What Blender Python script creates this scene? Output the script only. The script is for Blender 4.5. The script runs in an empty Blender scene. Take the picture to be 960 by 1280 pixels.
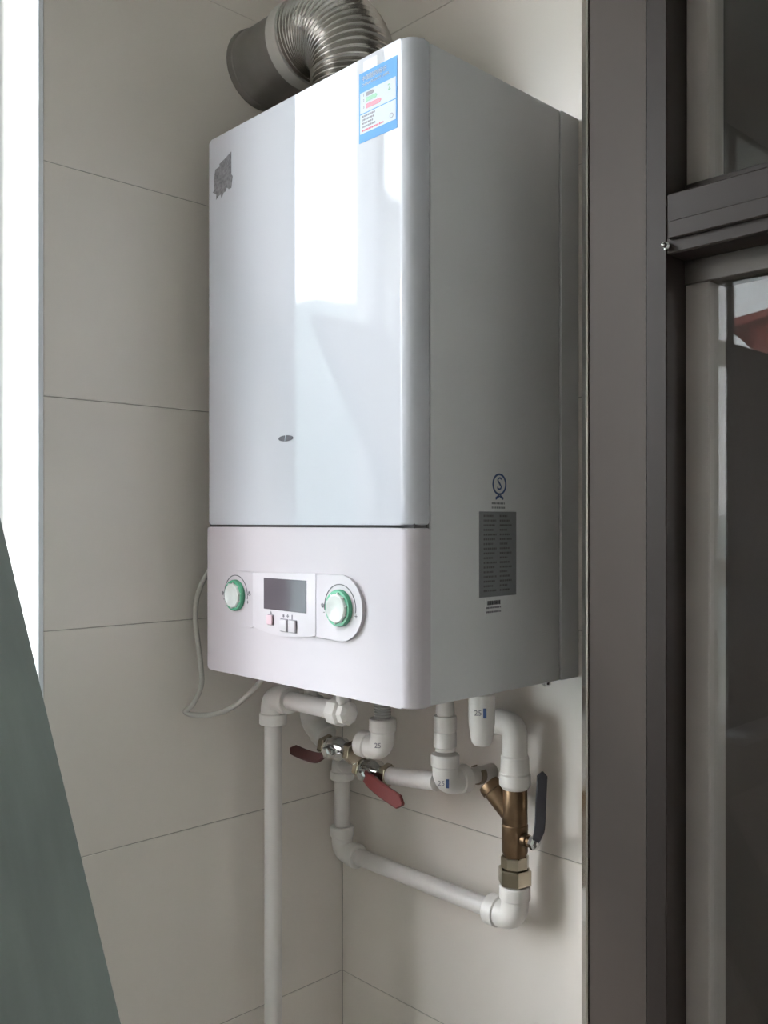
import bpy, bmesh, math, random
from mathutils import Vector, Matrix
random.seed(7)
scene = bpy.context.scene
COL = scene.collection
EYE = 1.55          # camera height; all z below are relative to it and lifted when a mesh is linked

# ------------------------------------------------------------------ camera
cam_d = bpy.data.cameras.new('camera'); cam = bpy.data.objects.new('camera', cam_d); COL.objects.link(cam)
cam.location = (1.148, -1.002, EYE)
cam.rotation_euler = (math.radians(90), 0, math.radians(46.3))
cam_d.sensor_width = 36; cam_d.lens = 36 * 1153 / 1280; cam_d.shift_y = 13 / 1280
cam_d.clip_start = 0.02; cam_d.clip_end = 500
scene.camera = cam
# ------------------------------------------------------------------ sky, sun, exposure
w = bpy.data.worlds.new('sky'); scene.world = w; w.use_nodes = True
nt = w.node_tree; nt.nodes.clear()
wo = nt.nodes.new('ShaderNodeOutputWorld'); bg = nt.nodes.new('ShaderNodeBackground')
tc = nt.nodes.new('ShaderNodeTexCoord'); sx = nt.nodes.new('ShaderNodeSeparateXYZ'); cr = nt.nodes.new('ShaderNodeValToRGB')
nt.links.new(tc.outputs['Generated'], sx.inputs[0]); nt.links.new(sx.outputs['Z'], cr.inputs[0])
cr.color_ramp.elements[0].position = 0.0; cr.color_ramp.elements[0].color = (0.965, 0.97, 1.0, 1)
cr.color_ramp.elements[1].position = 0.9; cr.color_ramp.elements[1].color = (0.78, 0.85, 1.0, 1)
nt.links.new(cr.outputs[0], bg.inputs['Color']); bg.inputs['Strength'].default_value = 9.0
nt.links.new(bg.outputs[0], wo.inputs['Surface'])
sun_d = bpy.data.lights.new('sun', 'SUN'); sun = bpy.data.objects.new('sun', sun_d); COL.objects.link(sun)
sun_d.energy = 0.15; sun_d.angle = math.radians(1.6); sun_d.color = (1.0, 0.86, 0.72)
sun.location = (-6, -10, 5)
sun.rotation_euler = Vector((0.87, 1.0, -0.33)).to_track_quat('-Z', 'Y').to_euler()
scene.view_settings.view_transform = 'Standard'; scene.view_settings.look = 'None'
scene.view_settings.exposure = 1.16; scene.view_settings.gamma = 1.0; scene.view_settings.use_curve_mapping = False

# ------------------------------------------------------------------ materials
def lin(h):
    c = [int(h[i:i+2], 16) / 255 for i in (0, 2, 4)]
    return tuple((x / 12.92 if x <= 0.04045 else ((x + 0.055) / 1.055) ** 2.4) for x in c) + (1,)
def mat(name, h, rough=0.5, metal=0.0, var=0.06, scale=18.0, bump=0.0, bscale=200.0, spec=0.5, stretch=None, coat=0.0):
    m = bpy.data.materials.new(name); m.use_nodes = True
    n = m.node_tree.nodes; l = m.node_tree.links; b = n['Principled BSDF']
    b.inputs['Roughness'].default_value = rough; b.inputs['Metallic'].default_value = metal
    b.inputs['Specular IOR Level'].default_value = spec
    if coat: b.inputs['Coat Weight'].default_value = coat; b.inputs['Coat Roughness'].default_value = 0.03
    c = lin(h); t = n.new('ShaderNodeTexCoord'); mp = n.new('ShaderNodeMapping')
    l.new(t.outputs['Object'], mp.inputs[0])
    if stretch: mp.inputs['Scale'].default_value = stretch
    no = n.new('ShaderNodeTexNoise'); no.inputs['Scale'].default_value = scale; no.inputs['Detail'].default_value = 4
    l.new(mp.outputs[0], no.inputs['Vector'])
    r = n.new('ShaderNodeValToRGB'); l.new(no.outputs['Fac'], r.inputs[0])
    r.color_ramp.elements[0].position = 0.3; r.color_ramp.elements[1].position = 0.7
    r.color_ramp.elements[0].color = tuple(x * (1 - var) for x in c[:3]) + (1,)
    r.color_ramp.elements[1].color = tuple(min(1, x * (1 + var)) for x in c[:3]) + (1,)
    l.new(r.outputs[0], b.inputs['Base Color'])
    if bump:
        n2 = n.new('ShaderNodeTexNoise'); n2.inputs['Scale'].default_value = bscale
        l.new(mp.outputs[0], n2.inputs['Vector'])
        bp = n.new('ShaderNodeBump'); bp.inputs['Strength'].default_value = bump; bp.inputs['Distance'].default_value = 0.002
        l.new(n2.outputs['Fac'], bp.inputs['Height']); l.new(bp.outputs[0], b.inputs['Normal'])
    return m
def glass(name, tint=(0.96, 0.97, 0.96, 1), ior=1.27):
    m = bpy.data.materials.new(name); m.use_nodes = True
    n = m.node_tree.nodes; l = m.node_tree.links; n.clear()
    o = n.new('ShaderNodeOutputMaterial'); mx = n.new('ShaderNodeMixShader'); tr = n.new('ShaderNodeBsdfTransparent')
    gl = n.new('ShaderNodeBsdfGlossy'); fr = n.new('ShaderNodeFresnel')
    tr.inputs[0].default_value = tint; gl.inputs['Roughness'].default_value = 0.0; fr.inputs['IOR'].default_value = ior
    # same reflectance from both sides of the pane: the fresnel node alone reports total reflection on the way out
    geo = n.new('ShaderNodeNewGeometry'); mi = n.new('ShaderNodeMix'); mi.data_type = 'FLOAT'
    mi.inputs['A'].default_value = ior; mi.inputs['B'].default_value = ior
    l.new(geo.outputs['Backfacing'], mi.inputs['Factor']); mi.inputs['B'].default_value = 1 / ior
    l.new(mi.outputs['Result'], fr.inputs['IOR'])
    l.new(fr.outputs[0], mx.inputs[0]); l.new(tr.outputs[0], mx.inputs[1]); l.new(gl.outputs[0], mx.inputs[2])
    l.new(mx.outputs[0], o.inputs['Surface'])
    return m
M = dict(
    tile=mat('glazed_tile', 'DDD5CC', 0.30, var=0.03, scale=5, bump=0.05, bscale=30),
    grout=mat('grout', 'A8A299', 0.9, var=0.1, scale=60, bump=0.2),
    plaster=mat('white_plaster', 'E6E4DF', 0.75, var=0.03, scale=8, bump=0.15, bscale=120),
    jamb=mat('jamb_plaster', '423A35', 0.6, spec=0.3, var=0.05, scale=7, bump=0.12, bscale=70),
    ceiling=mat('ceiling_paint', 'DCDAD6', 0.9, var=0.03),
    floor=mat('floor_tile', 'CFC8BE', 0.4, var=0.08, scale=4),
    upvc=mat('white_window_plastic', 'E2E4E6', 0.35, var=0.02),
    bronze=mat('brown_window_aluminium', '2A2320', 0.5, spec=0.25, var=0.06, scale=3, stretch=(6, 6, 1)),
    stile=mat('grey_brown_stile', '8E8681', 0.5, var=0.05, scale=3),
    darkbrown=mat('dark_brown_profile', '48423D', 0.5, var=0.08, scale=3),
    panel=mat('dark_sash_panel', '4A4644', 0.6, var=0.06),
    glass=glass('clear_glass'),
    chrome=mat('chrome', 'D8D8D6', 0.12, 1.0, var=0.03),
    trim=mat('polished_trim', 'B9B4AE', 0.14, 1.0, var=0.03),
    gloss=mat('glossy_white_enamel', 'BBBCC1', 0.04, var=0.008, scale=3, spec=0.2),
    satin=mat('satin_white_plastic', 'C2BBBF', 0.34, var=0.01, scale=4, spec=0.3),
    casing=mat('white_painted_steel', 'CFCFCF', 0.38, var=0.015, scale=5),
    plate=mat('smooth_white_plastic', 'C8C2C6', 0.3, var=0.01, spec=0.3),
    knob=mat('pearl_knob_plastic', 'CCD0CC', 0.18, var=0.02),
    green=mat('green_ring_plastic', '58A07F', 0.2, var=0.1, scale=60),
    ink=mat('dark_print', '3E3C40', 0.5, var=0.05),
    greyink=mat('grey_print', '77737A', 0.5, var=0.05),
    pinkink=mat('pink_button', 'D6B7C0', 0.4, var=0.05),
    screen=mat('dark_display_glass', '5B535A', 0.12, var=0.04),
    seam=mat('dark_seam', '5E5C5C', 0.8, var=0.05),
    blue=mat('label_blue', '478FCB', 0.4, var=0.04, spec=0.15),
    paper=mat('label_white', 'BCC4CC', 0.4, var=0.01, spec=0.15),
    red=mat('label_red', 'C44862', 0.4, var=0.05),
    lgreen=mat('label_green', '5AA274', 0.4, var=0.05),
    navy=mat('navy_print', '39507E', 0.4, var=0.05),
    mark=mat('mottled_grey_mark', '6F6E70', 0.5, var=0.35, scale=260),
    rating=mat('grey_rating_plate', '7C7E80', 0.4, var=0.03),
    badge=mat('dark_badge', '4B4A52', 0.3, var=0.1, scale=300),
    foil=mat('aluminium_foil', 'B9B5B0', 0.24, 1.0, var=0.10, scale=50, bump=0.2, bscale=90),
    sheet=mat('dull_galvanised_sheet', '8E8A86', 0.42, 0.8, var=0.10, scale=20),
    tape=mat('pale_foil_tape', 'BAB8B2', 0.5, 0.2, var=0.06),
    pipe=mat('white_plastic_pipe', 'CFC9C4', 0.38, var=0.03, scale=20),
    fitting=mat('white_pipe_fitting', 'DAD5CF', 0.35, var=0.03, scale=30),
    hose=mat('pale_grey_hose', 'A9A8A4', 0.4, var=0.05),
    brass=mat('aged_brass', '7C6650', 0.38, 1.0, var=0.14, scale=60),
    nickel=mat('nickel_plating', 'B4AA98', 0.2, 1.0, var=0.08, scale=60),
    redlever=mat('red_vinyl', '7A3633', 0.45, var=0.06),
    maroon=mat('dark_maroon_vinyl', '5A3532', 0.5, var=0.06),
    navylever=mat('dark_navy_vinyl', '2E2C31', 0.45, var=0.06),
    clip=mat('brown_clip', '8A7C6A', 0.5, var=0.1),
    cable=mat('off_white_cable', 'B0ABA3', 0.5, var=0.03),
    plank=mat('dark_grey_green_board', '757C77', 0.42, var=0.10, scale=6, stretch=(1, 6, 1)),
    hill=mat('hazy_hill', '7C8A84', 1.0, var=0.15, scale=0.2),
    render_wall=mat('pale_house_wall', 'A6A49E', 0.9, var=0.06, scale=1),
    redroof=mat('red_roof', 'A8564E', 0.8, var=0.15, scale=4),
    greyroof=mat('grey_roof', '77777A', 0.8, var=0.1, scale=4),
    ground=mat('outside_ground', '767A70', 1.0, var=0.2, scale=0.3),
    roomwall=mat('inner_room_wall', 'A8A29C', 0.9, var=0.05),
    black=mat('black_rubber', '161616', 0.7),
)

# ------------------------------------------------------------------ helpers
LIFT = Vector((0, 0, EYE))
def link(name, me, parent=None, m=None):
    o = bpy.data.objects.new(name, me); COL.objects.link(o)
    if m: me.materials.append(m)
    return o
def root_of(o):
    while o.parent: o = o.parent
    return o
def obj(name, bm, m, parent=None, smooth=True, label=None, category=None, group=None, kind=None, base=None):
    """link a bmesh given in scene coordinates (z relative to the eye) as one mesh"""
    if parent is None:
        if base is None:
            xs = [v.co for v in bm.verts]
            base = Vector(((min(v.x for v in xs)+max(v.x for v in xs))/2, (min(v.y for v in xs)+max(v.y for v in xs))/2, min(v.z for v in xs)))
        off = Vector(base)
    else:
        off = root_of(parent).location - LIFT
    bmesh.ops.recalc_face_normals(bm, faces=bm.faces[:])
    bmesh.ops.translate(bm, verts=bm.verts[:], vec=-off)
    me = bpy.data.meshes.new(name); bm.to_mesh(me); bm.free()
    if smooth:
        me.polygons.foreach_set('use_smooth', [True]*len(me.polygons))
        me.set_sharp_from_angle(angle=math.radians(32))
    o = link(name, me, parent, m)
    if parent is None: o.location = off + LIFT
    else: o.parent = parent
    props(o, label, category, group, kind)
    return o
def weighted(o):
    md = o.modifiers.new('even_normals', 'WEIGHTED_NORMAL'); md.keep_sharp = True; md.weight = 100; return o
def props(o, label=None, category=None, group=None, kind=None):
    for k, v in (('label', label), ('category', category), ('group', group), ('kind', kind)):
        if v: o[k] = v
def thing(name, base, label=None, category=None, group=None, kind=None):
    o = bpy.data.objects.new(name, None); COL.objects.link(o); o.empty_display_size = 0.05
    o.location = Vector(base) + LIFT
    props(o, label, category, group, kind); return o
def B(): return bmesh.new()
def box(bm, lo, hi, bev=0.0, seg=2):
    vs = [bm.verts.new((x, y, z)) for x in (lo[0], hi[0]) for y in (lo[1], hi[1]) for z in (lo[2], hi[2])]
    f = [(0,1,3,2),(4,6,7,5),(0,4,5,1),(2,3,7,6),(0,2,6,4),(1,5,7,3)]
    fs = [bm.faces.new([vs[i] for i in q]) for q in f]
    if bev:
        es = list({e for q in fs for e in q.edges})
        bmesh.ops.bevel(bm, geom=es, offset=bev, segments=seg, affect='EDGES', profile=0.5)
    return bm
def prism(bm, pts, d, bev=0.0, seg=2):
    """extrude a planar polygon (3-D points) by vector d"""
    d = Vector(d)
    a = [bm.verts.new(p) for p in pts]; b = [bm.verts.new(Vector(p)+d) for p in pts]
    n = len(pts); fs = [bm.faces.new(a), bm.faces.new(b[::-1])]
    caps = list(fs)
    for i in range(n):
        fs.append(bm.faces.new((a[i], a[(i+1)%n], b[(i+1)%n], b[i])))
    if bev:
        es = list({e for q in caps for e in q.edges})
        bmesh.ops.bevel(bm, geom=es, offset=bev, segments=seg, affect='EDGES', profile=0.5)
    return bm
def frame_for(t):
    t = Vector(t).normalized(); u = Vector((0, 0, 1)) if abs(t.z) < 0.9 else Vector((1, 0, 0))
    a = t.cross(u).normalized(); return a, t.cross(a).normalized()
def sweep(bm, pts, rads, seg=20, cap=True):
    """tube through points with a radius at each point, frame carried along"""
    pts = [Vector(p) for p in pts]
    if not hasattr(rads, '__len__'): rads = [rads]*len(pts)
    tan = []
    for i in range(len(pts)):
        if i == 0: t = pts[1]-pts[0]
        elif i == len(pts)-1: t = pts[-1]-pts[-2]
        else:
            t1 = pts[i]-pts[i-1]; t2 = pts[i+1]-pts[i]
            t = (t1.normalized() if t1.length > 1e-9 else Vector()) + (t2.normalized() if t2.length > 1e-9 else Vector())
        tan.append(t.normalized() if t.length > 1e-9 else tan[-1])
    a, b = frame_for(tan[0]); rings = []
    for i, p in enumerate(pts):
        if i:
            q = tan[i-1].rotation_difference(tan[i]); a = q @ a; b = q @ b
        rings.append([bm.verts.new(p + (a*math.cos(k*2*math.pi/seg) + b*math.sin(k*2*math.pi/seg))*rads[i]) for k in range(seg)])
    for r0, r1 in zip(rings, rings[1:]):
        for k in range(seg):
            bm.faces.new((r0[k], r0[(k+1)%seg], r1[(k+1)%seg], r1[k]))
    if cap:
        bm.faces.new(rings[0][::-1]); bm.faces.new(rings[-1])
    return bm
def turn(c, prof, axis, bm=None, seg=24):
    """lathe: prof is [(distance along axis, radius)] from point c"""
    bm = bm or B(); ax = Vector(axis).normalized(); c = Vector(c); a, b = frame_for(ax); rings = []
    for h, r in prof:
        r = max(r, 1e-5)
        rings.append([bm.verts.new(c + ax*h + (a*math.cos(k*2*math.pi/seg) + b*math.sin(k*2*math.pi/seg))*r) for k in range(seg)])
    for r0, r1 in zip(rings, rings[1:]):
        for k in range(seg): bm.faces.new((r0[k], r0[(k+1)%seg], r1[(k+1)%seg], r1[k]))
    bm.faces.new(rings[0][::-1]); bm.faces.new(rings[-1]); return bm
def fillet(pts, R, n=8):
    """polyline with rounded corners"""
    pts = [Vector(p) for p in pts]; out = [pts[0]]
    for p0, p, p1 in zip(pts, pts[1:], pts[2:]):
        d0 = (p0-p); d1 = (p1-p); r = min(R, d0.length*0.49, d1.length*0.49)
        a = p + d0.normalized()*r; b = p + d1.normalized()*r
        for i in range(n+1):
            t = i/n; out.append(a*(1-t)**2 + p*2*t*(1-t) + b*t*t)
    out.append(pts[-1]); return out
def smoothline(pts, n=8):
    """Catmull-Rom"""
    P = [Vector(p) for p in pts]; P = [P[0]*2-P[1]] + P + [P[-1]*2-P[-2]]; out = []
    for i in range(1, len(P)-2):
        a, b, c, d = P[i-1:i+3]
        for k in range(n):
            t = k/n
            out.append(0.5*((2*b)+(c-a)*t+(2*a-5*b+4*c-d)*t*t+(3*b-a-3*c+d)*t**3))
    out.append(P[-2]); return out
def elbow(c, d0, d1, r, L, name, parent, m='fitting', lip=True):
    """socketed elbow: bend body with a raised collar at both mouths"""
    c = Vector(c); d0 = Vector(d0).normalized(); d1 = Vector(d1).normalized(); bm = B()
    sweep(bm, fillet([c+d0*L, c, c+d1*L], L*0.62, 10), r, 24)
    if lip:
        for d in (d0, d1):
            turn(c+d*(L*0.62), [(0, r), (0.0015, r*1.13), (L*0.42, r*1.13), (L*0.46, r*1.06)], d, bm)
    return obj(name, bm, M[m], parent)
def text(s, loc, size, rx, rz, m, parent, name='lettering', sx=1.0, align='CENTER'):
    cu = bpy.data.curves.new(name, 'FONT'); cu.body = s; cu.size = size; cu.align_x = align; cu.align_y = 'CENTER'
    cu.extrude = 0.00012; cu.resolution_u = 2
    t = bpy.data.objects.new(name, cu); COL.objects.link(t)
    dg = bpy.context.evaluated_depsgraph_get(); me = bpy.data.meshes.new_from_object(t.evaluated_get(dg))
    bpy.data.objects.remove(t); bpy.data.curves.remove(cu)
    mt = Matrix.Translation(Vector(loc)+LIFT-root_of(parent).location) @ Matrix.Rotation(rz, 4, 'Z') @ Matrix.Rotation(rx, 4, 'X') @ Matrix.Diagonal((sx, 1, 1, 1))
    me.transform(mt); me.materials.clear(); o = link(name, me, parent, m); o.parent = parent; return o
HP = math.pi/2
def on_front(bm, x0, x1, z0, z1, y, t=0.0006, bev=0.0):   # flat rectangle lying on a plane facing -Y
    return box(bm, (x0, y-t, z0), (x1, y, z1), bev)
def on_side(bm, y0, y1, z0, z1, x, t=0.0006):             # flat rectangle on a plane facing +X
    return box(bm, (x, y0, z0), (x+t, y1, z1))
def arc_band(bm, cx, cz, y, r0, r1, a0, a1, t, n=28):
    """flat ring piece in the XZ plane, front face at y-t"""
    full = abs(a1-a0) >= 2*math.pi-1e-6; k = n if full else n+1; R = []
    for i in range(k):
        a = a0+(a1-a0)*i/n; c, s = math.cos(a), math.sin(a)
        R.append([bm.verts.new((cx+r*c, yy, cz+r*s)) for r, yy in ((r0, y), (r0, y-t), (r1, y-t), (r1, y))])
    for i in range(n if full else n):
        a, b = R[i], R[(i+1) % k]
        for j in range(4): bm.faces.new((a[j], a[(j+1)%4], b[(j+1)%4], b[j]))
    if not full:
        bm.faces.new(R[0]); bm.faces.new(R[-1][::-1])
    return bm

# ------------------------------------------------------------------ setting: room shell
FL, CE = -EYE, 1.19                                  # floor and ceiling
SILL, HEAD = -0.56, 1.08                             # window sill and head
Y1, Y2, Y3, Y4 = -0.51, -1.42, -1.622, -2.50          # window openings along the left wall
bm = B(); box(bm, (-0.3, -3.2, FL-0.12), (3.0, 2.6, FL)); obj('floor', bm, M['floor'], kind='structure', smooth=False)
bm = B(); box(bm, (-0.3, -3.2, CE), (3.0, 2.6, CE+0.15)); obj('ceiling', bm, M['ceiling'], kind='structure', smooth=False)
wl = thing('wall_left', (0, -0.25, FL), kind='structure')
bm = B()
for (ya, yb, za, zb) in ((Y1, 0.2, FL, CE), (Y2, Y1, FL, SILL), (Y2, Y1, HEAD, CE), (Y3, Y2, FL, CE), (Y4, Y3, FL, SILL), (Y4, Y3, HEAD, CE), (-3.2, Y4, FL, CE)):
    box(bm, (-0.22, ya, za), (-0.009, yb, zb))
obj('wall_body', bm, M['plaster'], wl, smooth=False)
wb = thing('wall_back', (0.3, 0, FL), kind='structure')
bm = B(); box(bm, (-0.009, 0.009, FL), (0.66, 0.2, CE)); obj('wall_body', bm, M['plaster'], wb, smooth=False)
# grout beds and glazed tiles, 30 x 60 cm, each tile its own piece
bm = B(); box(bm, (-0.009, Y1, FL), (-0.0008, 0.0082, CE)); box(bm, (-0.009, Y4, FL), (-0.0008, Y1, SILL-0.03)); obj('grout_bed', bm, M['grout'], wl, smooth=False)
bm = B(); box(bm, (-0.0008, 0.0008, FL), (0.64, 0.009, CE)); obj('grout_bed', bm, M['grout'], wb, smooth=False)
ROWS = [-1.55, -1.339, -1.039, -0.739, -0.439, -0.139, 0.161, 0.461, 0.761, 1.061, 1.19]
g = 0.0007
for z0, z1 in zip(ROWS, ROWS[1:]):
    j = random.uniform(-0.0002, 0.0002); g = 0.0003 if z0 > 0.3 else 0.0006
    bm = B(); box(bm, (-0.0082, Y1+0.006, z0+g), (j, 0-g, z1-g), 0.0006 if z0 < 0.3 else 0.0002, 1); obj('tile', bm, M['tile'], wl, smooth=False)
    bm = B(); box(bm, (0.001, j, z0+g), (0.598, 0.0082, z1-g), 0.0006 if z0 < 0.3 else 0.0002, 1); obj('tile', bm, M['tile'], wb, smooth=False)
    if z1 < SILL-0.1:
        for k in range(3):
            ya = Y1-0.6*k; yb = ya-0.6
            bm = B(); box(bm, (-0.0082, yb+g, z0+g), (j, ya-g, z1-g), 0.0006, 1); obj('tile', bm, M['tile'], wl, smooth=False)
# metal edge strip at the window corner of the tiled wall
bm = B(); box(bm, (-0.012, Y1-0.0015, SILL), (0.0012, Y1+0.0055, 1.08), 0.0008, 1); obj('trim_2', bm, M['upvc'], kind='structure', smooth=False)
# right: pier wall, door wall
bm = B(); box(bm, (0.6115, -0.20, FL), (0.6765, 0.2, CE)); box(bm, (0.603, -0.189, FL), (0.6115, 0.2, CE))
obj('wall_right', bm, M['jamb'], kind='structure', smooth=False)
bm = B()                                             # polished quarter-round corner trim
prism(bm, [Vector((0.6115, -0.189, FL)), Vector((0.5955, -0.189, FL)), Vector((0.6095, -0.2025, FL)), Vector((0.6115, -0.2015, FL))], (0, 0, CE-FL), 0.0); obj('trim_1', bm, M['trim'], kind='structure', smooth=False)
bm = B(); 
for ya, yb, za, zb in ((-3.2, 1.1, FL, CE), (1.6, 2.6, FL, CE), (1.1, 1.6, FL, -0.1), (1.1, 1.6, 0.7, CE)): box(bm, (2.60, ya, za), (2.75, yb, zb))  # gap in the inner room part holds the added light opening
obj('wall_side', bm, M['plaster'], kind='structure', smooth=False)
bm = B(); box(bm, (-0.2, -3.35, FL), (2.75, -3.2, CE)); obj('wall_rear', bm, M['plaster'], kind='structure', smooth=False)
bm = B(); box(bm, (1.62, -0.2, FL), (2.6, 0.0, CE)); obj('wall_door', bm, M['jamb'], kind='structure', smooth=False)
bm = B(); box(bm, (0.6, 2.5, FL), (2.75, 2.6, CE)); box(bm, (0.55, 0.2, FL), (0.66, 2.6, CE)); obj('wall_far', bm, M['roomwall'], kind='structure', smooth=False)

# ------------------------------------------------------------------ door on the right with its fanlight
dr = thing('door_1', (1.15, -0.18, FL), kind='structure')
DX0, DX1 = 0.6765, 1.62
bm = B()
box(bm, (DX0, -0.2, FL), (0.6985, -0.08, CE), 0.001, 1)
box(bm, (1.598, -0.2, FL), (DX1, -0.08, CE), 0.001, 1)
obj('door_frame', bm, M['bronze'], dr, smooth=False)
bm = B()
box(bm, (0.6985, -0.2, 0.255), (1.598, -0.09, 0.3126), 0.0015, 1)
obj('transom_bar', bm, M['bronze'], dr, smooth=False)
bm = B(); box(bm, (0.702, -0.205, 0.268), (1.596, -0.2, 0.285), 0.0012, 1); obj('transom_moulding', bm, M['bronze'], dr, smooth=False)
bm = B(); box(bm, (0.6985, -0.166, 0.3126), (1.598, -0.13, 0.330), 0.001, 1); box(bm, (0.6985, -0.166, 1.16), (1.598, -0.13, CE), 0.001, 1)
obj('fanlight_rail', bm, M['bronze'], dr, smooth=False)
bm = B(); box(bm, (0.6985, -0.162, 0.330), (0.7215, -0.13, 1.16), 0.001, 1); obj('fanlight_stile', bm, M['stile'], dr, smooth=False)
bm = B(); box(bm, (0.7215, -0.148, 0.330), (1.598, -0.142, 1.16)); obj('pane', bm, M['glass'], dr, smooth=False)
bm = B(); box(bm, (0.6985, -0.166, 0.232), (1.598, -0.13, 0.255), 0.001, 1); box(bm, (0.6985, -0.166, FL+0.01), (1.598, -0.13, FL+0.2), 0.001, 1); box(bm, (1.54, -0.166, FL+0.2), (1.598, -0.13, 0.232), 0.001, 1)
obj('door_leaf_frame', bm, M['darkbrown'], dr, smooth=False)
bm = B(); box(bm, (0.6985, -0.164, FL+0.2), (0.7235, -0.13, 0.232), 0.001, 1); obj('door_stile', bm, M['stile'], dr, smooth=False)
bm = B(); box(bm, (0.7235, -0.154, FL+0.2), (1.54, -0.148, 0.232)); obj('pane', bm, M['glass'], dr, smooth=False)
bm = B(); turn((0.7005, -0.201, 0.262), [(0, 0.004), (0.004, 0.0038), (0.005, 0.0022), (0.010, 0.002), (0.011, 0.001)], (0, -1, 0.0), bm, 12)
obj('latch_pin', bm, M['chrome'], dr)

# ------------------------------------------------------------------ windows in the left wall
def rect_frame(bm, x0, x1, y0, y1, z0, z1, wd):
    box(bm, (x0, y0, z0), (x1, y0+wd, z1), 0.0015, 1); box(bm, (x0, y1-wd, z0), (x1, y1, z1), 0.0015, 1)
    box(bm, (x0, y0+wd, z0), (x1, y1-wd, z0+wd), 0.0015, 1); box(bm, (x0, y0+wd, z1-wd), (x1, y1-wd, z1), 0.0015, 1)
wn = thing('window_1', (-0.16, -1.0, SILL), kind='structure')
bm = B(); rect_frame(bm, -0.19, -0.13, Y2, Y1, SILL, HEAD, 0.035); obj('window_frame', bm, M['upvc'], wn, smooth=False)
bm = B(); box(bm, (-0.19, -0.832, SILL+0.035), (-0.13, -0.810, HEAD-0.035), 0.0015, 1); obj('mullion', bm, M['upvc'], wn, smooth=False)
bm = B(); box(bm, (-0.163, -0.810, SILL+0.035), (-0.158, Y1-0.035, HEAD-0.035)); obj('pane', bm, M['glass'], wn, smooth=False)
bm = B(); box(bm, (-0.163, Y2+0.035, SILL+0.035), (-0.158, -0.832, HEAD-0.035)); obj('pane', bm, M['glass'], wn, smooth=False)
bm = B(); box(bm, (-0.13, Y2+0.001, SILL-0.02), (0.02, Y1-0.001, SILL), 0.004, 2); obj('window_sill', bm, M['plaster'], wn, smooth=False)
w2 = thing('window_2', (-0.05, -2.1, SILL), kind='structure')
bm = B(); rect_frame(bm, -0.022, -0.012, Y4, Y3, SILL, HEAD, 0.012); obj('window_frame', bm, M['bronze'], w2, smooth=False)
bm = B(); box(bm, (-0.022, -1.734, SILL+0.01), (-0.012, -1.702, HEAD-0.01), 0.001, 1); obj('mullion', bm, M['bronze'], w2, smooth=False)
for za, zb in ((0.42, 0.488), (-0.175, -0.10)):
    bm = B(); box(bm, (-0.022, Y4+0.012, za), (-0.012, Y3-0.012, zb), 0.001, 1); obj('crossbar', bm, M['bronze'], w2, smooth=False)
bm = B(); box(bm, (-0.019, -1.702, SILL+0.012), (-0.016, Y3-0.012, HEAD-0.012)); obj('pane', bm, M['glass'], w2, smooth=False)
bm = B(); box(bm, (-0.019, Y4+0.012, 0.488), (-0.016, -1.734, HEAD-0.012)); obj('pane', bm, M['glass'], w2, smooth=False)
for za, zb in ((-0.10, 0.42), (SILL+0.012, -0.175)):
    bm = B(); box(bm, (-0.020, Y4+0.012, za), (-0.014, -1.734, zb)); obj('sash_panel', bm, M['panel'], w2, smooth=False)
bm = B(); box(bm, (-0.06, Y4+0.001, SILL-0.02), (0.07, Y3-0.001, SILL), 0.004, 2); obj('window_sill', bm, M['plaster'], w2, smooth=False)

w3 = thing('added_fill_window', (2.68, 1.35, 0.0), kind='structure')  # unseen window, added to let soft light into the room behind the door
bm = B(); rect_frame(bm, 2.64, 2.70, 1.1, 1.6, -0.1, 0.7, 0.03); obj('window_frame', bm, M['upvc'], w3, smooth=False)
bm = B(); box(bm, (2.668, 1.13, -0.07), (2.672, 1.57, 0.67)); obj('pane', bm, M['glass'], w3, smooth=False)

# ------------------------------------------------------------------ outside: ground, hill, two houses
bm = B(); box(bm, (-300, -300, -9.5), (300, 300, -9.0)); obj('ground', bm, M['ground'], kind='structure', smooth=False)
bm = B()
n, mrows = 100, 8; grid = []
for i in range(n):
    az = math.radians(170 + i*1.0); row = []
    for j in range(mrows):
        R = 62 + j*10; prof = math.sin(math.pi*min(1, (j+0.15)/(mrows*0.62))/2)
        s = math.degrees(az)-217
        top = 16.2 + 0.32*(s-1) + 0.5*math.sin(s*0.9)
        fade = max(0, min(1, (math.degrees(az)-225)/4)); top = top*(1-fade) + 0.5*fade; top *= max(0.35, min(1, 1-(206-math.degrees(az))/40))
        row.append(bm.verts.new((R*math.cos(az), R*math.sin(az), -9.2+(top*R/70+9)*prof + random.uniform(-0.25, 0.25))))
    grid.append(row)
for a, b in zip(grid, grid[1:]):
    for j in range(mrows-1): bm.faces.new((a[j], b[j], b[j+1], a[j+1]))
obj('hill', bm, M['hill'], kind='structure')
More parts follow.
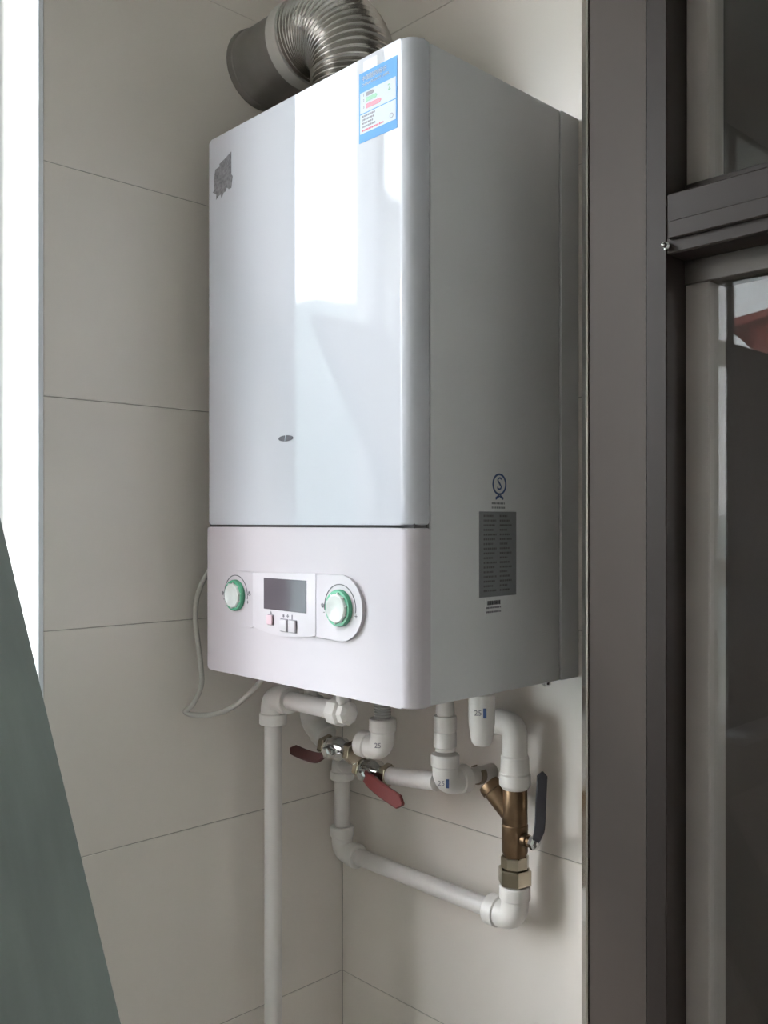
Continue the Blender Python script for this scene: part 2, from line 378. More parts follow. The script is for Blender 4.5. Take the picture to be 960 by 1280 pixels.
def house(name, c, along, width, depth, eave, ridge, roofm, label, wallm='render_wall'):
    """gabled house: along = direction of the ridge-crossing gable front, c = middle of the front at ground"""
    a = Vector(along).normalized(); d = Vector((-a.y, a.x, 0)); c = Vector(c)
    h = thing(name, c, label, 'house')
    bm = B(); z0 = -9.0
    P = lambda u, v, z: c.xy.to_3d() + a*u + d*v + Vector((0, 0, z))
    wl_, wr_, over = width
    sl = lambda q: ridge - (ridge-eave)*q/max(wl_, wr_)
    prism(bm, [P(-wl_, 0, z0), P(wr_, 0, z0), P(wr_, 0, sl(wr_)-0.22), P(0, 0, ridge-0.22), P(-wl_, 0, sl(wl_)-0.22)], d*depth)
    obj('house_wall', bm, M[wallm], h, smooth=False)
    for s, q in ((-1, wl_+over), (1, wr_+over)):
        bm = B(); prism(bm, [P(0, -0.4, ridge), P(s*q, -0.4, sl(q)), P(s*q, -0.4, sl(q)-0.2), P(0, -0.4, ridge-0.2)], d*(depth+0.8))
        obj('roof_slope', bm, M[roofm], h, smooth=False)
    width = wl_+wr_
    for u in ((-0.7,) if width < 3 else (-width*0.25, width*0.22)):
        for z in (eave-2.2, eave-5.4):
            bm = B(); q = [P(u-0.6, -0.06, z), P(u+0.6, -0.06, z), P(u+0.6, -0.06, z+1.4), P(u-0.6, -0.06, z+1.4)]
            prism(bm, q, d*0.06); wf = obj('house_window', bm, M['upvc'], h, smooth=False)
            bm = B(); q = [P(u-0.52, -0.09, z+0.08), P(u+0.52, -0.09, z+0.08), P(u+0.52, -0.09, z+1.32), P(u-0.52, -0.09, z+1.32)]
            prism(bm, q, d*0.03); obj('house_pane', bm, M['screen'], wf, smooth=False)
    return h
house('house', (-13.3, -13.43, -9.0), (-0.69, 0.72, 0), (1.5, 0.32, 0.12), 6.0, 5.75, 7.08, 'greyroof', 'narrow grey roofed gabled house outside, mirrored in the boiler front')
house('house.001', (-5.5, -24.4, -9.0), (-0.9668, 0.2554, 0), (4.5, 4.5, 0.5), 3.0, 5.45, 6.3, 'redroof', 'red house outside, mirrored in the glass door', 'redroof')

# ------------------------------------------------------------------ the boiler
bo = thing('wall_boiler', (0.261, -0.1525, -0.2), 'white wall-hung gas boiler with glossy front and two green-ringed dials', 'boiler')
BX0, BX1, BYF, BZ0, BZ1, SEAM = 0.06, 0.462, -0.305, -0.2, 0.52, -0.0045
def rounded_front(yf, yb, x0, x1, r, n=8):
    p = [Vector((x0, yb, 0))]
    for i in range(n+1):
        a = math.radians(180+90*i/n); p.append(Vector((x0+r+r*math.cos(a), yf+r+r*math.sin(a), 0)))
    for i in range(n+1):
        a = math.radians(270+90*i/n); p.append(Vector((x1-r+r*math.cos(a), yf+r+r*math.sin(a), 0)))
    p.append(Vector((x1, yb, 0))); return p
def zlift(pts, z): return [Vector((p.x, p.y, z)) for p in pts]
bm = B(); prism(bm, zlift(rounded_front(BYF, -0.279, BX0, BX1, 0.018), SEAM+0.0016), (0, 0, BZ1-SEAM-0.0016), 0.003, 2); weighted(obj('front_cover', bm, M['gloss'], bo))
bm = B(); prism(bm, zlift(rounded_front(BYF-0.001, -0.277, BX0-0.0005, BX1+0.0005, 0.016), BZ0), (0, 0, SEAM-0.0016-BZ0), 0.003, 2); cp = weighted(obj('control_panel', bm, M['satin'], bo))
bm = B(); box(bm, (BX0+0.004, -0.298, SEAM-0.004), (BX1-0.004, -0.272, SEAM+0.004)); box(bm, (BX0+0.003, -0.2795, BZ0+0.004), (BX1-0.0025, -0.275, BZ1-0.004)); obj('seam_gasket', bm, M['seam'], bo, smooth=False)
bm = B(); box(bm, (BX0, -0.2765, BZ0+0.001), (BX1, -0.040, BZ1-0.001), 0.0025, 2); weighted(obj('side_casing', bm, M['casing'], bo))
bm = B(); box(bm, (BX0-0.001, -0.0392, BZ0+0.001), (BX1+0.0015, -0.0005, BZ1-0.001), 0.002, 2); weighted(obj('back_frame', bm, M['casing'], bo))
bm = B(); turn((0.452, -0.055, BZ0+0.001), [(0, 0.006), (-0.004, 0.006), (-0.0065, 0.004)], (0, 0, 1), bm, 12); obj('casing_screw', bm, M['chrome'], bo)
F = BYF-0.001
# dial plates
def dshape(cx, cz, r, xl, y, t, n=24):
    """right-rounded plate with a straight left side"""
    p = [Vector((xl, y, cz-r)), Vector((cx, y, cz-r))]
    p += [Vector((cx+r*math.sin(a), y, cz-r*math.cos(a))) for a in [math.pi*i/n for i in range(1, n)]]
    p += [Vector((cx, y, cz+r)), Vector((xl, y, cz+r))]
    return p
CXR, CZR = 0.351, -0.098
bm = B(); prism(bm, dshape(CXR, CZR, 0.038, 0.3075, F+0.0005, 0), (0, -0.0045, 0), 0.0016, 2); obj('dial_plate', bm, M['plate'], cp)
CXL, CZL = 0.139, -0.0955
bm = B(); q = [Vector((2*0.139-p.x, p.y, p.z)) for p in dshape(0.139, CZL-0.004, 0.036, 0.1005, F+0.0005, 0)]
prism(bm, q, (0, -0.0011, 0), 0.0005, 1); obj('dial_plate', bm, M['satin'], cp)
bm = B()                                             # middle plate with a smiling lower edge
p = [Vector((0.179, F+0.0005, -0.064)), Vector((0.179, F+0.0005, -0.133))]
p += [Vector((0.179+0.127*i/12, F+0.0005, -0.133-0.007*math.sin(math.pi*i/12))) for i in range(1, 12)]
p += [Vector((0.306, F+0.0005, -0.135)), Vector((0.306, F+0.0005, -0.060))]
prism(bm, p, (0, -0.0035, 0), 0.0012, 2); obj('display_plate', bm, M['plate'], cp)
FY = F-0.0030
bm = B(); on_front(bm, 0.2045, 0.289, -0.1085, -0.0695, FY, 0.0008, 0.0003); obj('display_screen', bm, M['screen'], cp, smooth=False, label='dark rectangular display')
for bx, bz, hw, hh, mm in ((0.2185, -0.1215, 0.0055, 0.006, 'pinkink'), (0.246, -0.1262, 0.0068, 0.0072, 'plate'), (0.2632, -0.1262, 0.0068, 0.0072, 'plate')):
    bm = B(); box(bm, (bx-hw-0.0008, FY-0.0006, bz-hh-0.0008), (bx+hw+0.0008, FY+0.001, bz+hh+0.0008), 0.0003, 1)
    box(bm, (bx-hw-0.0007, FY-0.0005, bz-hh-0.0007), (bx+hw+0.0007, FY, bz+hh+0.0007)); obj('button_surround', bm, M['greyink'], cp, smooth=False)
    bm = B(); box(bm, (bx-hw, FY-0.0032, bz-hh), (bx+hw, FY-0.0003, bz+hh), 0.0012, 2); obj('button', bm, M[mm], cp)
text('▲', (0.219, FY-0.0003, -0.1125), 0.005, HP, 0, M['greyink'], cp, 'button_symbol')
for i, s in enumerate('✱✚▮'):
    text(s, (0.2445+0.0085*i, FY-0.0003, -0.1148), 0.006, HP, 0, M['greyink'], cp, 'button_symbol')
def dial(cx, cz, r, y, plate_t):
    k = obj('dial', turn((cx, y, cz), [(0, r*1.0), (0.0035, r*0.99), (0.0050, r*0.95)], (0, -1, 0), None, 40), M['green'], bo, label='green ring dial')
    bm = turn((cx, y, cz), [(0.003, r*0.78), (0.0062, r*0.78), (0.0078, r*0.74), (0.0082, r*0.68), (0.0066, r*0.40), (0.0056, r*0.12), (0.0055, 0.0001)], (0, -1, 0), None, 40)
    obj('dial_cap', bm, M['knob'], k, label='white dished cap')
    bm = B()
    for i in range(10):
        a = 2*math.pi*i/10+0.2; d = Vector((math.cos(a), 0, math.sin(a)))
        turn(Vector((cx, y-0.003, cz))+d*(r*0.78), [(0, 0.0016), (0.0036, 0.0014), (0.004, 0.0008)], (0, -1, 0), bm, 8)
    obj('grip_ribs', bm, M['knob'], k)
    return k
dial(CXR, CZR, 0.0215, F-0.004, 0); dial(CXL, CZL, 0.0205, F-0.0005, 0)
for cx, cz, y, r in ((CXR, CZR, F-0.0040, 0.0272), (CXL, CZL, F-0.0006, 0.0262)):
    bm = B(); arc_band(bm, cx, cz, y, r-0.0005, r+0.0005, math.radians(-8), math.radians(188), 0.0003); obj('dial_scale', bm, M['ink'], cp, smooth=False, label='thin dark arc above dial')
    text('-', (cx-r-0.0008, y-0.0003, cz-0.006), 0.009, HP, 0, M['ink'], cp, 'scale_symbol')
    text('+', (cx+r+0.0005, y-0.0003, cz-0.008), 0.009, HP, 0, M['ink'], cp, 'scale_symbol')
    text('❄', (cx-r-0.0035, y-0.0003, cz+0.001), 0.0055, HP, 0, M['greyink'], cp, 'scale_symbol')
text('♨', (CXL+0.0315, F-0.0016, CZL+0.004), 0.006, HP, 0, M['greyink'], cp, 'scale_symbol')
# oval badge
bm = B(); bx, bz = 0.244, 0.1035
prism(bm, [Vector((bx+0.0145*math.cos(a), BYF+0.0002, bz+0.0036*math.sin(a))) for a in [2*math.pi*i/32 for i in range(32)]], (0, -0.0012, 0), 0.0004, 1)
bd = obj('oval_badge', bm, M['badge'], bo, label='small dark oval badge')
bm = B(); prism(bm, [(bx-0.0013, BYF-0.001, bz-0.0035), (bx-0.0003, BYF-0.001, bz-0.0035), (bx+0.0013, BYF-0.001, bz+0.0035), (bx+0.0003, BYF-0.001, bz+0.0035)], (0, -0.0004, 0)); obj('badge_stroke', bm, M['paper'], bd, smooth=False)
# mottled grey mark, upper left
out = [(150,150),(205,128),(262,97),(262,190),(262,280),(275,300),(268,345),(262,390),(240,392),(220,372),(208,398),(188,402),(172,440),(160,405),(138,412),(118,432),(120,390),(85,362),(102,345),(100,320),(95,262),(110,180),(152,172)]
bm = B(); prism(bm, [Vector((0.0825+(x-85)/190*0.047, BYF+0.0003, 0.4905-(y-97)/343*0.0560)) for x, y in out], (0, -0.0006, 0)); obj('maker_mark', bm, M['mark'], bo, smooth=False, label='mottled dark grey printed mark')
# energy label
sx0, sx1, sz0, sz1 = 0.3785, 0.4395, 0.4255, 0.5035; Y = BYF
bm = B(); on_front(bm, sx0, sx1, sz0, sz1, Y, 0.0004); el = obj('energy_label', bm, M['blue'], bo, smooth=False, label='blue and white energy label sticker')
H = sz1-sz0; fz = lambda t: sz1-H*t
Y -= 0.0004
bm = B(); on_front(bm, sx0+0.002, sx1-0.002, fz(0.585), fz(0.285), Y, 0.0002); on_front(bm, sx0+0.002, sx1-0.002, fz(0.875), fz(0.60), Y, 0.0002); obj('label_field', bm, M['paper'], el, smooth=False)
text('中国能效标识', (sx0+0.0045, Y-0.0002, fz(0.10)), 0.0068, HP, 0, M['paper'], el, align='LEFT')
text('CHINA ENERGY LABEL', (sx0+0.0045, Y-0.0002, fz(0.185)), 0.0044, HP, 0, M['paper'], el, align='LEFT')
def arrow(x0, x1, t, hh, m):
    z = fz(t); bm = B(); prism(bm, [Vector((x0, Y-0.0002, z-hh)), Vector((x1, Y-0.0002, z-hh)), Vector((x1+hh, Y-0.0002, z)), Vector((x1, Y-0.0002, z+hh)), Vector((x0, Y-0.0002, z+hh))], (0, -0.0002, 0)); obj('grade_arrow', bm, M[m], el, smooth=False)
arrow(sx0+0.012, sx0+0.023, 0.335, 0.0020, 'greyink'); arrow(sx0+0.012, sx0+0.028, 0.41, 0.0023, 'lgreen'); arrow(sx0+0.012, sx0+0.034, 0.505, 0.0026, 'red')
for t, s in ((0.335, '1'), (0.41, '2'), (0.505, '3')): text(s, (sx0+0.008, Y-0.0003, fz(t)), 0.0045, HP, 0, M['greyink'], el)
text('2', (sx1-0.012, Y-0.0003, fz(0.39)), 0.010, HP, 0, M['lgreen'], el)
def print_row(bm, u0, u1, z, h, put, seed):
    """a row of print too small to read: short dashes of uneven length"""
    rg = random.Random(seed); u = u0
    while u < u1:
        e = min(u1, u+h*rg.uniform(0.6, 1.6)); put(bm, u, e, z-h/2, z+h/2); u = e+h*rg.uniform(0.25, 0.5)
fput = lambda bm, a, b, c, d: on_front(bm, a, b, c, d, Y-0.0002, 0.0002)
bm = B()
for i in range(4): print_row(bm, sx0+0.005, sx0+0.027-0.002*(i % 3), fz(0.635+0.05*i), 0.0020, fput, i)
obj('print_rows', bm, M['greyink'], el, smooth=False)
bm = B(); print_row(bm, sx0+0.005, sx0+0.040, fz(0.838), 0.0020, fput, 9); obj('print_rows', bm, M['red'], el, smooth=False)
bm = B(); arc_band(bm, sx1-0.0085, fz(0.80), Y-0.0002, 0.0022, 0.0028, 0, 2*math.pi, 0.0002, 20); obj('label_roundel', bm, M['greyink'], el, smooth=False)
bm = B(); on_front(bm, 0.386, 0.408, 0.5045, 0.5150, BYF, 0.0002); obj('tape_remnant', bm, M['casing'], bo, smooth=False, label='greyish tape patch above the label')
# right side: round mark, rating plate, little label
S = BX1
def ring_side(bm, cy, cz, r0, r1, t=0.0003, n=28, sy=1.0):
    R = []
    for i in range(n):
        a = 2*math.pi*i/n; c, s = math.cos(a)*sy, math.sin(a)
        R.append([bm.verts.new((x, cy+r*c, cz+r*s)) for r, x in ((r0, S), (r0, S+t), (r1, S+t), (r1, S))])
    for i in range(n):
        a, b = R[i], R[(i+1) % n]
        for j in range(4): bm.faces.new((a[j], a[(j+1)%4], b[(j+1)%4], b[j]))
bm = B(); ring_side(bm, -0.160, 0.0445, 0.0105, 0.0128)
sm = obj('safety_mark', bm, M['navy'], bo, smooth=False, label='round blue printed mark')
text('S', (S+0.0002, -0.160, 0.0445), 0.0215, HP, HP, M['navy'], sm, 'mark_letter')
bm = B()
for s in (-1, 1):
    prism(bm, [(S+0.0001, -0.160+s*0.0015, 0.0322), (S+0.0001, -0.160+s*0.0075, 0.0290), (S+0.0001, -0.160+s*0.0065, 0.0262), (S+0.0001, -0.160-s*0.0005, 0.0302)], (0.0003, 0, 0))
obj('mark_tail', bm, M['navy'], sm, smooth=False)
sput = lambda bm, a, b, c, d: on_side(bm, a, b, c, d, S+0.0001, 0.0002)
bm = B()
for i in range(2): print_row(bm, -0.174, -0.150, 0.0222-0.0050*i, 0.0022, sput, 20+i)
obj('print_rows', bm, M['rating'], bo, smooth=False)
bm = B(); on_side(bm, -0.1965, -0.1290, -0.086, 0.0125, S, 0.0005); rp = obj('rating_plate', bm, M['rating'], bo, smooth=False, label='dark grey rating plate with rows of print')
pput = lambda bm, a, b, c, d: on_side(bm, a, b, c, d, S+0.0004, 0.0003)
bm = B()
for i in range(17):
    z = 0.0075-0.0054*i
    print_row(bm, -0.189, -0.172+0.003*((i*5) % 3), z, 0.0022, pput, 30+i); print_row(bm, -0.160, -0.146+0.004*((i*7) % 3), z, 0.0022, pput, 60+i)
obj('print_rows', bm, M['seam'], rp, smooth=False)
bm = B(); on_side(bm, -0.186, -0.156, -0.108, -0.088, S, 0.0004); lb = obj('serial_label', bm, M['casing'], bo, smooth=False)
bm = B()
for i in range(22):
    y = -0.1825+i*0.0011; on_side(bm, y, y+0.0004+0.0004*((i*7) % 3)/2, -0.0955, -0.0905, S+0.0004, 0.0002)
obj('barcode', bm, M['ink'], lb, smooth=False)
bm = B()
for i in range(2): print_row(bm, -0.184, -0.158, -0.0985-0.0050*i, 0.0020, pput, 90+i)
obj('print_rows', bm, M['greyink'], lb, smooth=False)

# ------------------------------------------------------------------ flue above the boiler
fl = thing('flue_duct', (0.216, -0.168, BZ1), 'ribbed aluminium flue elbow rising from the boiler top into the left wall', 'duct')
cx, cy, zc, R = 0.216, -0.168, 0.688, 0.084
path = [Vector((cx, cy, BZ1+0.012+i*0.001)) for i in range(int((zc-R-BZ1-0.012)/0.001))]
na = 129
path += [Vector((cx-R+R*math.cos(a), cy, zc-R+R*math.sin(a))) for a in [HP*i/na for i in range(na+1)]]
path += [Vector((cx-R-i*0.001, cy, zc)) for i in range(1, 28)]
rad = [0.0560+0.0036*math.sin(2*math.pi*i/7.0) for i in range(len(path))]
bm = B(); sweep(bm, path, rad, 40); obj('ribbed_elbow', bm, M['foil'], fl, label='finely ribbed aluminium elbow')
bm = turn((cx, cy, BZ1-0.003), [(0, 0.075), (0.004, 0.075), (0.006, 0.058), (0.024, 0.0575)], (0, 0, 1), None, 40); obj('outlet_flange', bm, M['sheet'], fl)
xe = cx-R-0.027
bm = turn((xe+0.012, cy, zc), [(0, 0.0590), (0.001, 0.0602), (0.021, 0.0602), (0.022, 0.0592)], (-1, 0, 0), None, 40); obj('tape_band', bm, M['tape'], fl, label='pale tape band')
bm = turn((xe+0.004, cy, zc), [(0, 0.0555), (xe-0.012, 0.0560), (xe-0.010, 0.0572), (xe-0.004, 0.0572), (xe-0.002, 0.0560), (xe+0.0046, 0.0560)], (-1, 0, 0), None, 40); obj('straight_sleeve', bm, M['sheet'], fl)
bm = turn((0.0125, cy, zc), [(0, 0.0562), (0.002, 0.0585), (0.006, 0.0595), (0.012, 0.060)], (-1, 0, 0), None, 40); obj('wall_rosette', bm, M['sheet'], fl)

# ------------------------------------------------------------------ pipework under the boiler
PR, FR = 0.0125, 0.0165
def straight(a, b, r=PR): return sweep(B(), [Vector(a), Vector(b)], r, 24)
def collar(c, axis, prof, m='fitting', parent=None, name='coupling', label=None):
    return obj(name, turn(c, prof, axis), M[m], parent, label=label)
def badge25(c, r, z, parent, ang=-0.62, bar=True):
    """printed size mark on the front of a fitting"""
    d = Vector((math.cos(-HP-ang), math.sin(-HP-ang), 0))
    # turn towards the viewer side
    d = Vector((0.62, -0.78, 0)).normalized(); rz = math.atan2(d.y, d.x)+HP
    side = Vector((-d.y, d.x, 0))
    p = Vector((c[0], c[1], z)) + d*(r+0.0004)
    text('25', p-side*0.004, 0.0095, HP, rz, M['greyink'], parent, 'size_print')
    if bar:
        bm = B(); q = [p+side*0.0022+Vector((0, 0, s)) for s in (-0.0058, 0.0058)] + [p+side*0.0062+Vector((0, 0, s)) for s in (0.0058, -0.0058)]
        prism(bm, [v-d*0.0008 for v in q], d*0.0010); obj('blue_bar', bm, M['navy'], parent, smooth=False)
# 1 -- tall drop pipe at the left front
p1 = thing('drop_pipe', (0.094, -0.212, FL), 'tall white plastic pipe running down left of the others to the floor', 'pipe')
obj('pipe', straight((0.094, -0.212, FL), (0.094, -0.212, -0.275)), M['pipe'], p1)
elbow((0.094, -0.212, -0.247), (0, 0, -1), (1, 0, 0), FR+0.001, 0.036, 'elbow_fitting', p1)
obj('pipe', straight((0.118, -0.212, -0.247), (0.232, -0.212, -0.247)), M['pipe'], p1)
bm = turn((0.226, -0.212, -0.247), [(0, 0.0145), (0.001, 0.019), (0.018, 0.019), (0.021, 0.0155), (0.030, 0.0155), (0.034, 0.010)], (1, 0, 0), None, 8); obj('hex_union', bm, M['fitting'], p1, smooth=False)
obj('pipe', straight((0.245, -0.212, -0.247), (0.245, -0.212, -0.1995), 0.010), M['pipe'], p1)
# 2 -- corner pipe with the run along the back wall to the strainer valve
p2 = thing('cold_water_pipe', (0.055, -0.045, -0.51), 'white pipe down the wall corner then along the back wall tiles', 'pipe')
CXP, CYP, ZB, XV = 0.052, -0.046, -0.5165, 0.395
obj('pipe', straight((CXP, CYP, ZB+0.02), (CXP, CYP, -0.385)), M['pipe'], p2)
elbow((CXP, CYP, ZB), (0, 0, 1), (1, 0, 0), FR, 0.036, 'elbow_fitting', p2)
obj('pipe', straight((CXP+0.02, CYP, ZB), (XV-0.02, CYP, ZB)), M['pipe'], p2)
elbow((XV, CYP, ZB), (-1, 0, 0), (0, 0, 1), FR+0.0015, 0.040, 'elbow_fitting', p2)
elbow((CXP, CYP-0.0, -0.372), (0, 0, -1), (1, -0.3, 0), FR, 0.030, 'elbow_fitting', p2)
for x in (0.20,):
    bm = B(); box(bm, (x-0.009, CYP+0.006, ZB-0.0125), (x+0.009, -0.0002, ZB-0.0105), 0.0005, 1); box(bm, (x-0.009, -0.035, ZB-0.018), (x+0.009, -0.0002, ZB-0.0125), 0.0005, 1); obj('pipe_saddle', bm, M['fitting'], p2, smooth=False)
# strainer valve with the dark lever
vs = thing('strainer_valve', (XV, CYP, -0.472), 'brass Y-strainer ball valve with a dark upright lever', 'valve')
def hexnut(c, z0, z1, r, rot=0.0, n=6, ch=0.0015):
    return [Vector((c[0]+r*math.cos(rot+2*math.pi*i/n), c[1]+r*math.sin(rot+2*math.pi*i/n), z0)) for i in range(n)], (0, 0, z1-z0)
VC = (XV, CYP)
bm = B(); p, d = hexnut(VC, -0.4715, -0.451, 0.0225, 0.35); prism(bm, p, d, 0.0012, 1); obj('union_nut', bm, M['nickel'], vs, smooth=False, label='nickel hexagon union nut')
bm = B(); p, d = hexnut(VC, -0.4505, -0.4345, 0.0185, 0.1, 8); prism(bm, p, d, 0.0012, 1); obj('tail_nut', bm, M['nickel'], vs, smooth=False, label='smaller nickel nut')
bm = turn((XV, CYP, -0.4345), [(0, 0.0150), (0.004, 0.0165), (0.006, 0.0172), (0.040, 0.0172), (0.0415, 0.0162), (0.043, 0.0168), (0.088, 0.0160), (0.092, 0.0145)], (0, 0, 1), None, 28); obj('valve_body', bm, M['brass'], vs)
bd_ = Vector((-0.70, -0.12, 0.70)).normalized()
bm = turn((XV, CYP, -0.387), [(0, 0.0135), (0.044, 0.0140), (0.0445, 0.0158), (0.052, 0.0158), (0.056, 0.0145), (0.0565, 0.008)], bd_, None, 28); obj('strainer_branch', bm, M['brass'], vs, label='angled brass strainer branch')
bm = turn((XV+0.012, CYP, -0.4105), [(0, 0.009), (0.010, 0.0085), (0.011, 0.0060), (0.020, 0.0060)], (1, -0.12, 0), None, 20); obj('stem', bm, M['brass'], vs)
bm = turn((XV+0.0285, CYP-0.002, -0.4095), [(0, 0.0080), (0.0015, 0.0096), (0.007, 0.0096), (0.0095, 0.0070), (0.011, 0.003)], (1, -0.12, 0), None, 6); obj('stem_nut', bm, M['chrome'], vs, smooth=False, label='chrome stem nut')
def lever(pts, wd, th, wdir, m, parent, label=None, name='lever'):
    """flat bar following a path, wide along wdir, rounded far end"""
    bm = B(); P = smoothline(pts, 6); wdir = Vector(wdir).normalized(); rows = []
    L = [0]
    for a, b in zip(P, P[1:]): L.append(L[-1]+(b-a).length)
    for i, p in enumerate(P):
        t = (P[min(i+1, len(P)-1)]-P[max(i-1, 0)]).normalized(); nrm = t.cross(wdir).normalized()
        e = L[-1]-L[i]; h = wd*0.5*(1 if e > wd*0.5 else math.sqrt(max(0.03, 1-(1-e/(wd*0.5))**2)))
        if L[i] < 0.02: h *= 0.7+0.3*L[i]/0.02
        k = [(1, .55), (.8, 1), (-.8, 1), (-1, .55), (-1, -.55), (-.8, -1), (.8, -1), (1, -.55)]
        rows.append([bm.verts.new(p+wdir*(h*u)+nrm*(th*0.5*v)) for u, v in k])
    for r0, r1 in zip(rows, rows[1:]):
        for k in range(8): bm.faces.new((r0[k], r0[(k+1)%8], r1[(k+1)%8], r1[k]))
    bm.faces.new(rows[0][::-1]); bm.faces.new(rows[-1]); return obj(name, bm, M[m], parent, label=label)
lever([(XV+0.034, CYP-0.003, -0.4095), (XV+0.039, CYP-0.004, -0.401), (XV+0.043, CYP-0.004, -0.386), (XV+0.045, CYP-0.004, -0.350), (XV+0.047, CYP-0.004, -0.316)], 0.0135, 0.0055, (0.80, 0.60, 0), 'navylever', vs, 'dark navy lever')
# pipe above the strainer valve, bending back to the boiler
p3 = thing('cold_inlet_bend', (XV, CYP, -0.345), 'short white adapter and bend above the brass strainer valve', 'pipe')
bm = turn((XV, CYP, -0.3475), [(0, 0.0165), (0.005, 0.0205), (0.019, 0.0205), (0.021, 0.0190), (0.042, 0.0182), (0.044, 0.0165)], (0, 0, 1), None, 28); obj('adapter', bm, M['fitting'], p3)
bm = sweep(B(), fillet([(XV, CYP, -0.306), (XV, CYP, -0.2635), (XV-0.034, CYP-0.004, -0.2635)], 0.026, 10), 0.0165, 26); obj('bend', bm, M['fitting'], p3)
bm = sweep(B(), fillet([(XV-0.026, CYP-0.003, -0.2635), (XV-0.048, CYP-0.006, -0.2635), (XV-0.048, CYP-0.006, -0.1995)], 0.018, 10), 0.0125, 24); obj('pipe', bm, M['pipe'], p3)
# 4 -- the stack of couplings with the tee into the rear run
X4, Y4c = 0.314, -0.092
p4 = thing('heating_return_pipe', (X4, Y4c, -0.37), 'white coupling stack with printed elbow at the bottom', 'pipe')
bm = turn((X4, Y4c, -0.1995), [(0, 0.0120), (0.002, 0.0128), (0.036, 0.0130), (0.037, 0.0118), (0.05, 0.0118)], (0, 0, -1)); obj('upper_coupling', bm, M['fitting'], p4)
bm = turn((X4, Y4c, -0.243), [(0, 0.0120), (0.012, 0.0126), (0.0125, 0.0108), (0.0145, 0.0108), (0.015, 0.0152), (0.034, 0.0152), (0.036, 0.0145), (0.038, 0.0152), (0.056, 0.0152), (0.0575, 0.0130), (0.062, 0.0130)], (0, 0, -1)); obj('coupling', bm, M['fitting'], p4)
elbow((X4, Y4c, -0.348), (0, 0, 1), (0.06, 1, 0), 0.0170, 0.036, 'elbow_fitting', p4)
badge25((X4, Y4c), 0.0172, -0.344, p4); badge25((X4, Y4c), 0.0130, -0.222, p4, bar=False)
obj('wall_stub', straight((X4+0.002, Y4c+0.03, -0.348), (X4+0.005, 0.0002, -0.348), 0.011), M['pipe'], p4)
cl = thing('pipe_clip', (X4+0.004, -0.03, -0.362), 'small brownish pipe clip right of the printed white elbow', 'clip')
bm = B(); c0 = Vector((X4+0.0035, -0.028, -0.348)); ax = Vector((0.06, 1, 0)).normalized(); a_, b_ = frame_for(ax); rows = []
for i in range(19):
    a = math.radians(-40+280*i/18); d = a_*math.cos(a)+b_*math.sin(a)
    rows.append([bm.verts.new(c0+ax*s+d*r) for s, r in ((-0.004, 0.0112), (0.004, 0.0112), (0.004, 0.0136), (-0.004, 0.0136))])
for r0, r1 in zip(rows, rows[1:]):
    for k in range(4): bm.faces.new((r0[k], r0[(k+1)%4], r1[(k+1)%4], r1[k]))
bm.faces.new(rows[0][::-1]); bm.faces.new(rows[-1]); obj('clip_band', bm, M['clip'], cl)
# 5 -- short capped fitting
X5, Y5 = 0.414, -0.135
p5 = thing('gas_stub', (X5, Y5, -0.29), 'short white printed stub fitting under the boiler, above the brass valve', 'pipe')
bm = turn((X5, Y5, -0.1995), [(0, 0.0100), (0.010, 0.0100), (0.011, 0.0158), (0.014, 0.0165), (0.046, 0.0162), (0.062, 0.0140), (0.070, 0.0120), (0.073, 0.009)], (0, 0, -1)); obj('stub_cap', bm, M['fitting'], p5)
badge25((X5, Y5), 0.0163, -0.2305, p5)
# 3 -- supply line: elbow, ball valve, elbow up the hose
p6 = thing('heating_supply_pipe', (0.165, -0.145, -0.33), 'grey hose and white elbows crossing behind the maroon handle', 'pipe')
Ys = -0.135
elbow((0.084, Ys, -0.297), (0, 0, 1), (1, 0, -0.45), FR, 0.036, 'elbow_fitting', p6)
obj('pipe', straight((0.084, Ys, -0.272), (0.084, Ys, -0.1995), 0.0105), M['pipe'], p6)
elbow((0.238, Ys, -0.310), (-1, 0, 0.06), (0, 0, 1), FR, 0.040, 'elbow_fitting', p6)
rr = [0.0105 if i % 2 else 0.0116 for i in range(46)]
bm = sweep(B(), [(0.238, Ys, -0.285+0.0855*i/45) for i in range(46)], rr, 20); obj('ribbed_hose', bm, M['hose'], p6, label='pale grey ribbed hose')
badge25((0.238, Ys), FR*1.13, -0.300, p6, bar=False)
def ball_valve(name, c, label, leverm, handle, gl):
    c = Vector(c); v = thing(name, c-Vector((0, 0, 0.016)), label, 'valve', gl)
    bm = turn(c-Vector((0.030, 0, 0)), [(0, 0.0135), (0.012, 0.0135), (0.013, 0.0120), (0.018, 0.0165), (0.036, 0.0168), (0.044, 0.0120), (0.047, 0.0120), (0.048, 0.0135), (0.060, 0.0135)], (1, 0, 0), None, 24); obj('valve_body', bm, M['chrome'], v)
    for s in (-1, 1):
        q = [c+Vector((s*0.0225, 0.0165*math.cos(a), 0.0165*math.sin(a))) for a in [2*math.pi*i/6+0.3 for i in range(6)]]
        bm = B(); prism(bm, q, (s*0.011, 0, 0), 0.001, 1); obj('hex_end', bm, M['nickel'], v, smooth=False)
    st = Vector((0.1, -1, 0)).normalized()
    bm = turn(c+st*0.010, [(0, 0.0085), (0.010, 0.0080), (0.0105, 0.0055), (0.018, 0.0055)], st, None, 16); obj('stem', bm, M['chrome'], v)
    bm = turn(c+st*0.0245, [(0, 0.0075), (0.001, 0.0085), (0.005, 0.0085), (0.0065, 0.005)], st, None, 6); obj('stem_nut', bm, M['chrome'], v, smooth=False)
    h0 = c+st*0.0235
    lever([h0]+[h0+Vector(h) for h in handle[:-1]], handle[-1][0], handle[-1][1], handle[-1][2], leverm, v)
    return v
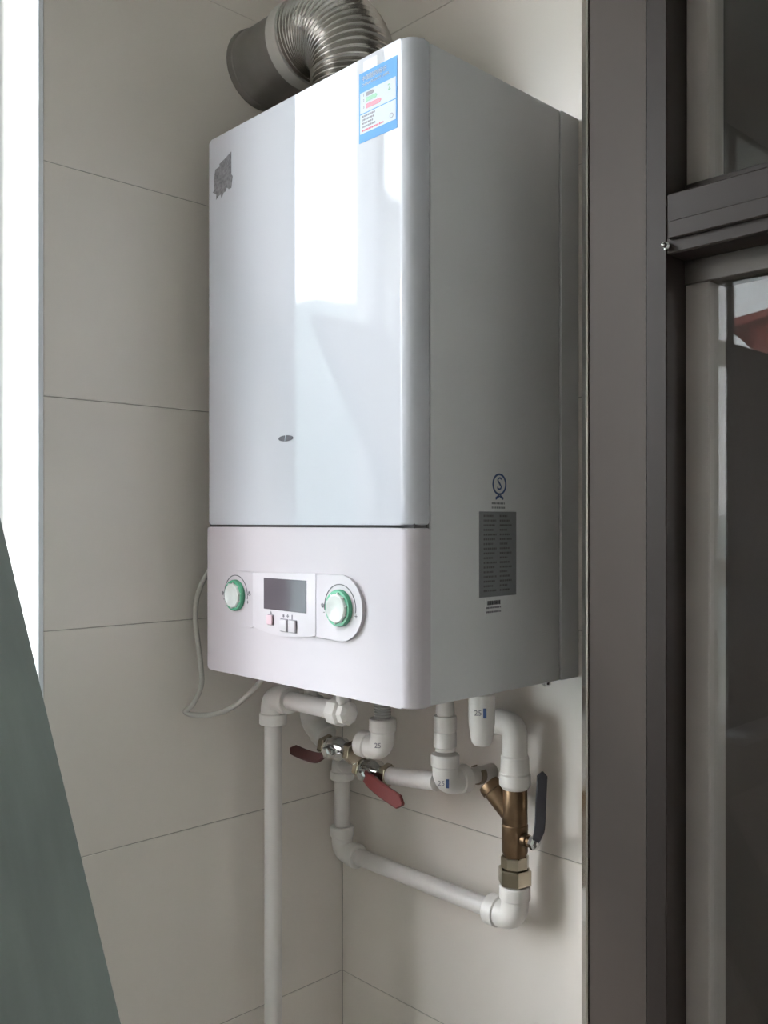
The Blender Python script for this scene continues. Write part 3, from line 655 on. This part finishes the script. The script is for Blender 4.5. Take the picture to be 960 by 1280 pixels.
ball_valve('ball_valve', (0.151, Ys-0.002, -0.324), 'plated ball valve with a dark maroon handle pointing left', 'maroon', [(-0.014, -0.004, -0.010), (-0.040, -0.008, -0.010), (-0.072, -0.010, -0.006), (0.016, 0.0045, (0.15, 0.6, 0.78))], None)
Yr = -0.085
ball_valve('ball_valve', (0.168, Yr, -0.362), 'plated ball valve with a bright red handle pointing right', 'redlever', [(0.016, -0.003, -0.004), (0.044, -0.006, -0.012), (0.088, -0.008, -0.022), (0.020, 0.006, (0.25, 0.15, 0.95))], None)
p7 = thing('heating_return_run', (0.2, Yr, -0.375), 'white horizontal pipe behind the red valve handle', 'pipe')
bm = sweep(B(), fillet([(CXP+0.034, CYP-0.0105, -0.372), (0.10, Yr, -0.364), (0.1375, Yr, -0.362)], 0.02, 6), PR, 22); obj('pipe', bm, M['pipe'], p7)
bm = sweep(B(), [(0.199, Yr, -0.362), (X4-0.017, Y4c+0.002, -0.350)], PR, 22); obj('pipe', bm, M['pipe'], p7)

# ------------------------------------------------------------------ cable, board, small specks
bm = sweep(B(), smoothline([(0.050, -0.285, -0.06), (0.034, -0.296, -0.095), (0.0275, -0.298, -0.130), (0.032, -0.297, -0.165), (0.040, -0.297, -0.20), (0.041, -0.297, -0.228), (0.030, -0.303, -0.254), (0.019, -0.309, -0.266),
     (0.030, -0.300, -0.270), (0.052, -0.285, -0.268), (0.080, -0.272, -0.256), (0.105, -0.262, -0.236), (0.125, -0.255, -0.215), (0.135, -0.250, -0.199)], 8), 0.0036, 12)
obj('power_cable', bm, M['cable'], label='off white cable looping down beside the boiler and back underneath', category='cable')
P0, P1 = Vector((1.089, -0.613, FL)), Vector((-0.076, -0.613, 0.359))
d = (P1-P0); nrm = Vector((d.z, 0, -d.x)).normalized()
if nrm.x < 0: nrm = -nrm
bm = B(); prism(bm, [P0, P0+Vector((0, -0.17, 0)), P0+Vector((0, -0.17, 0))-nrm*0.018, P0-nrm*0.018], d, 0.0015, 1)
obj('leaning_board', bm, M['plank'], label='dark grey-green board leaning towards the window at lower left', category='board')
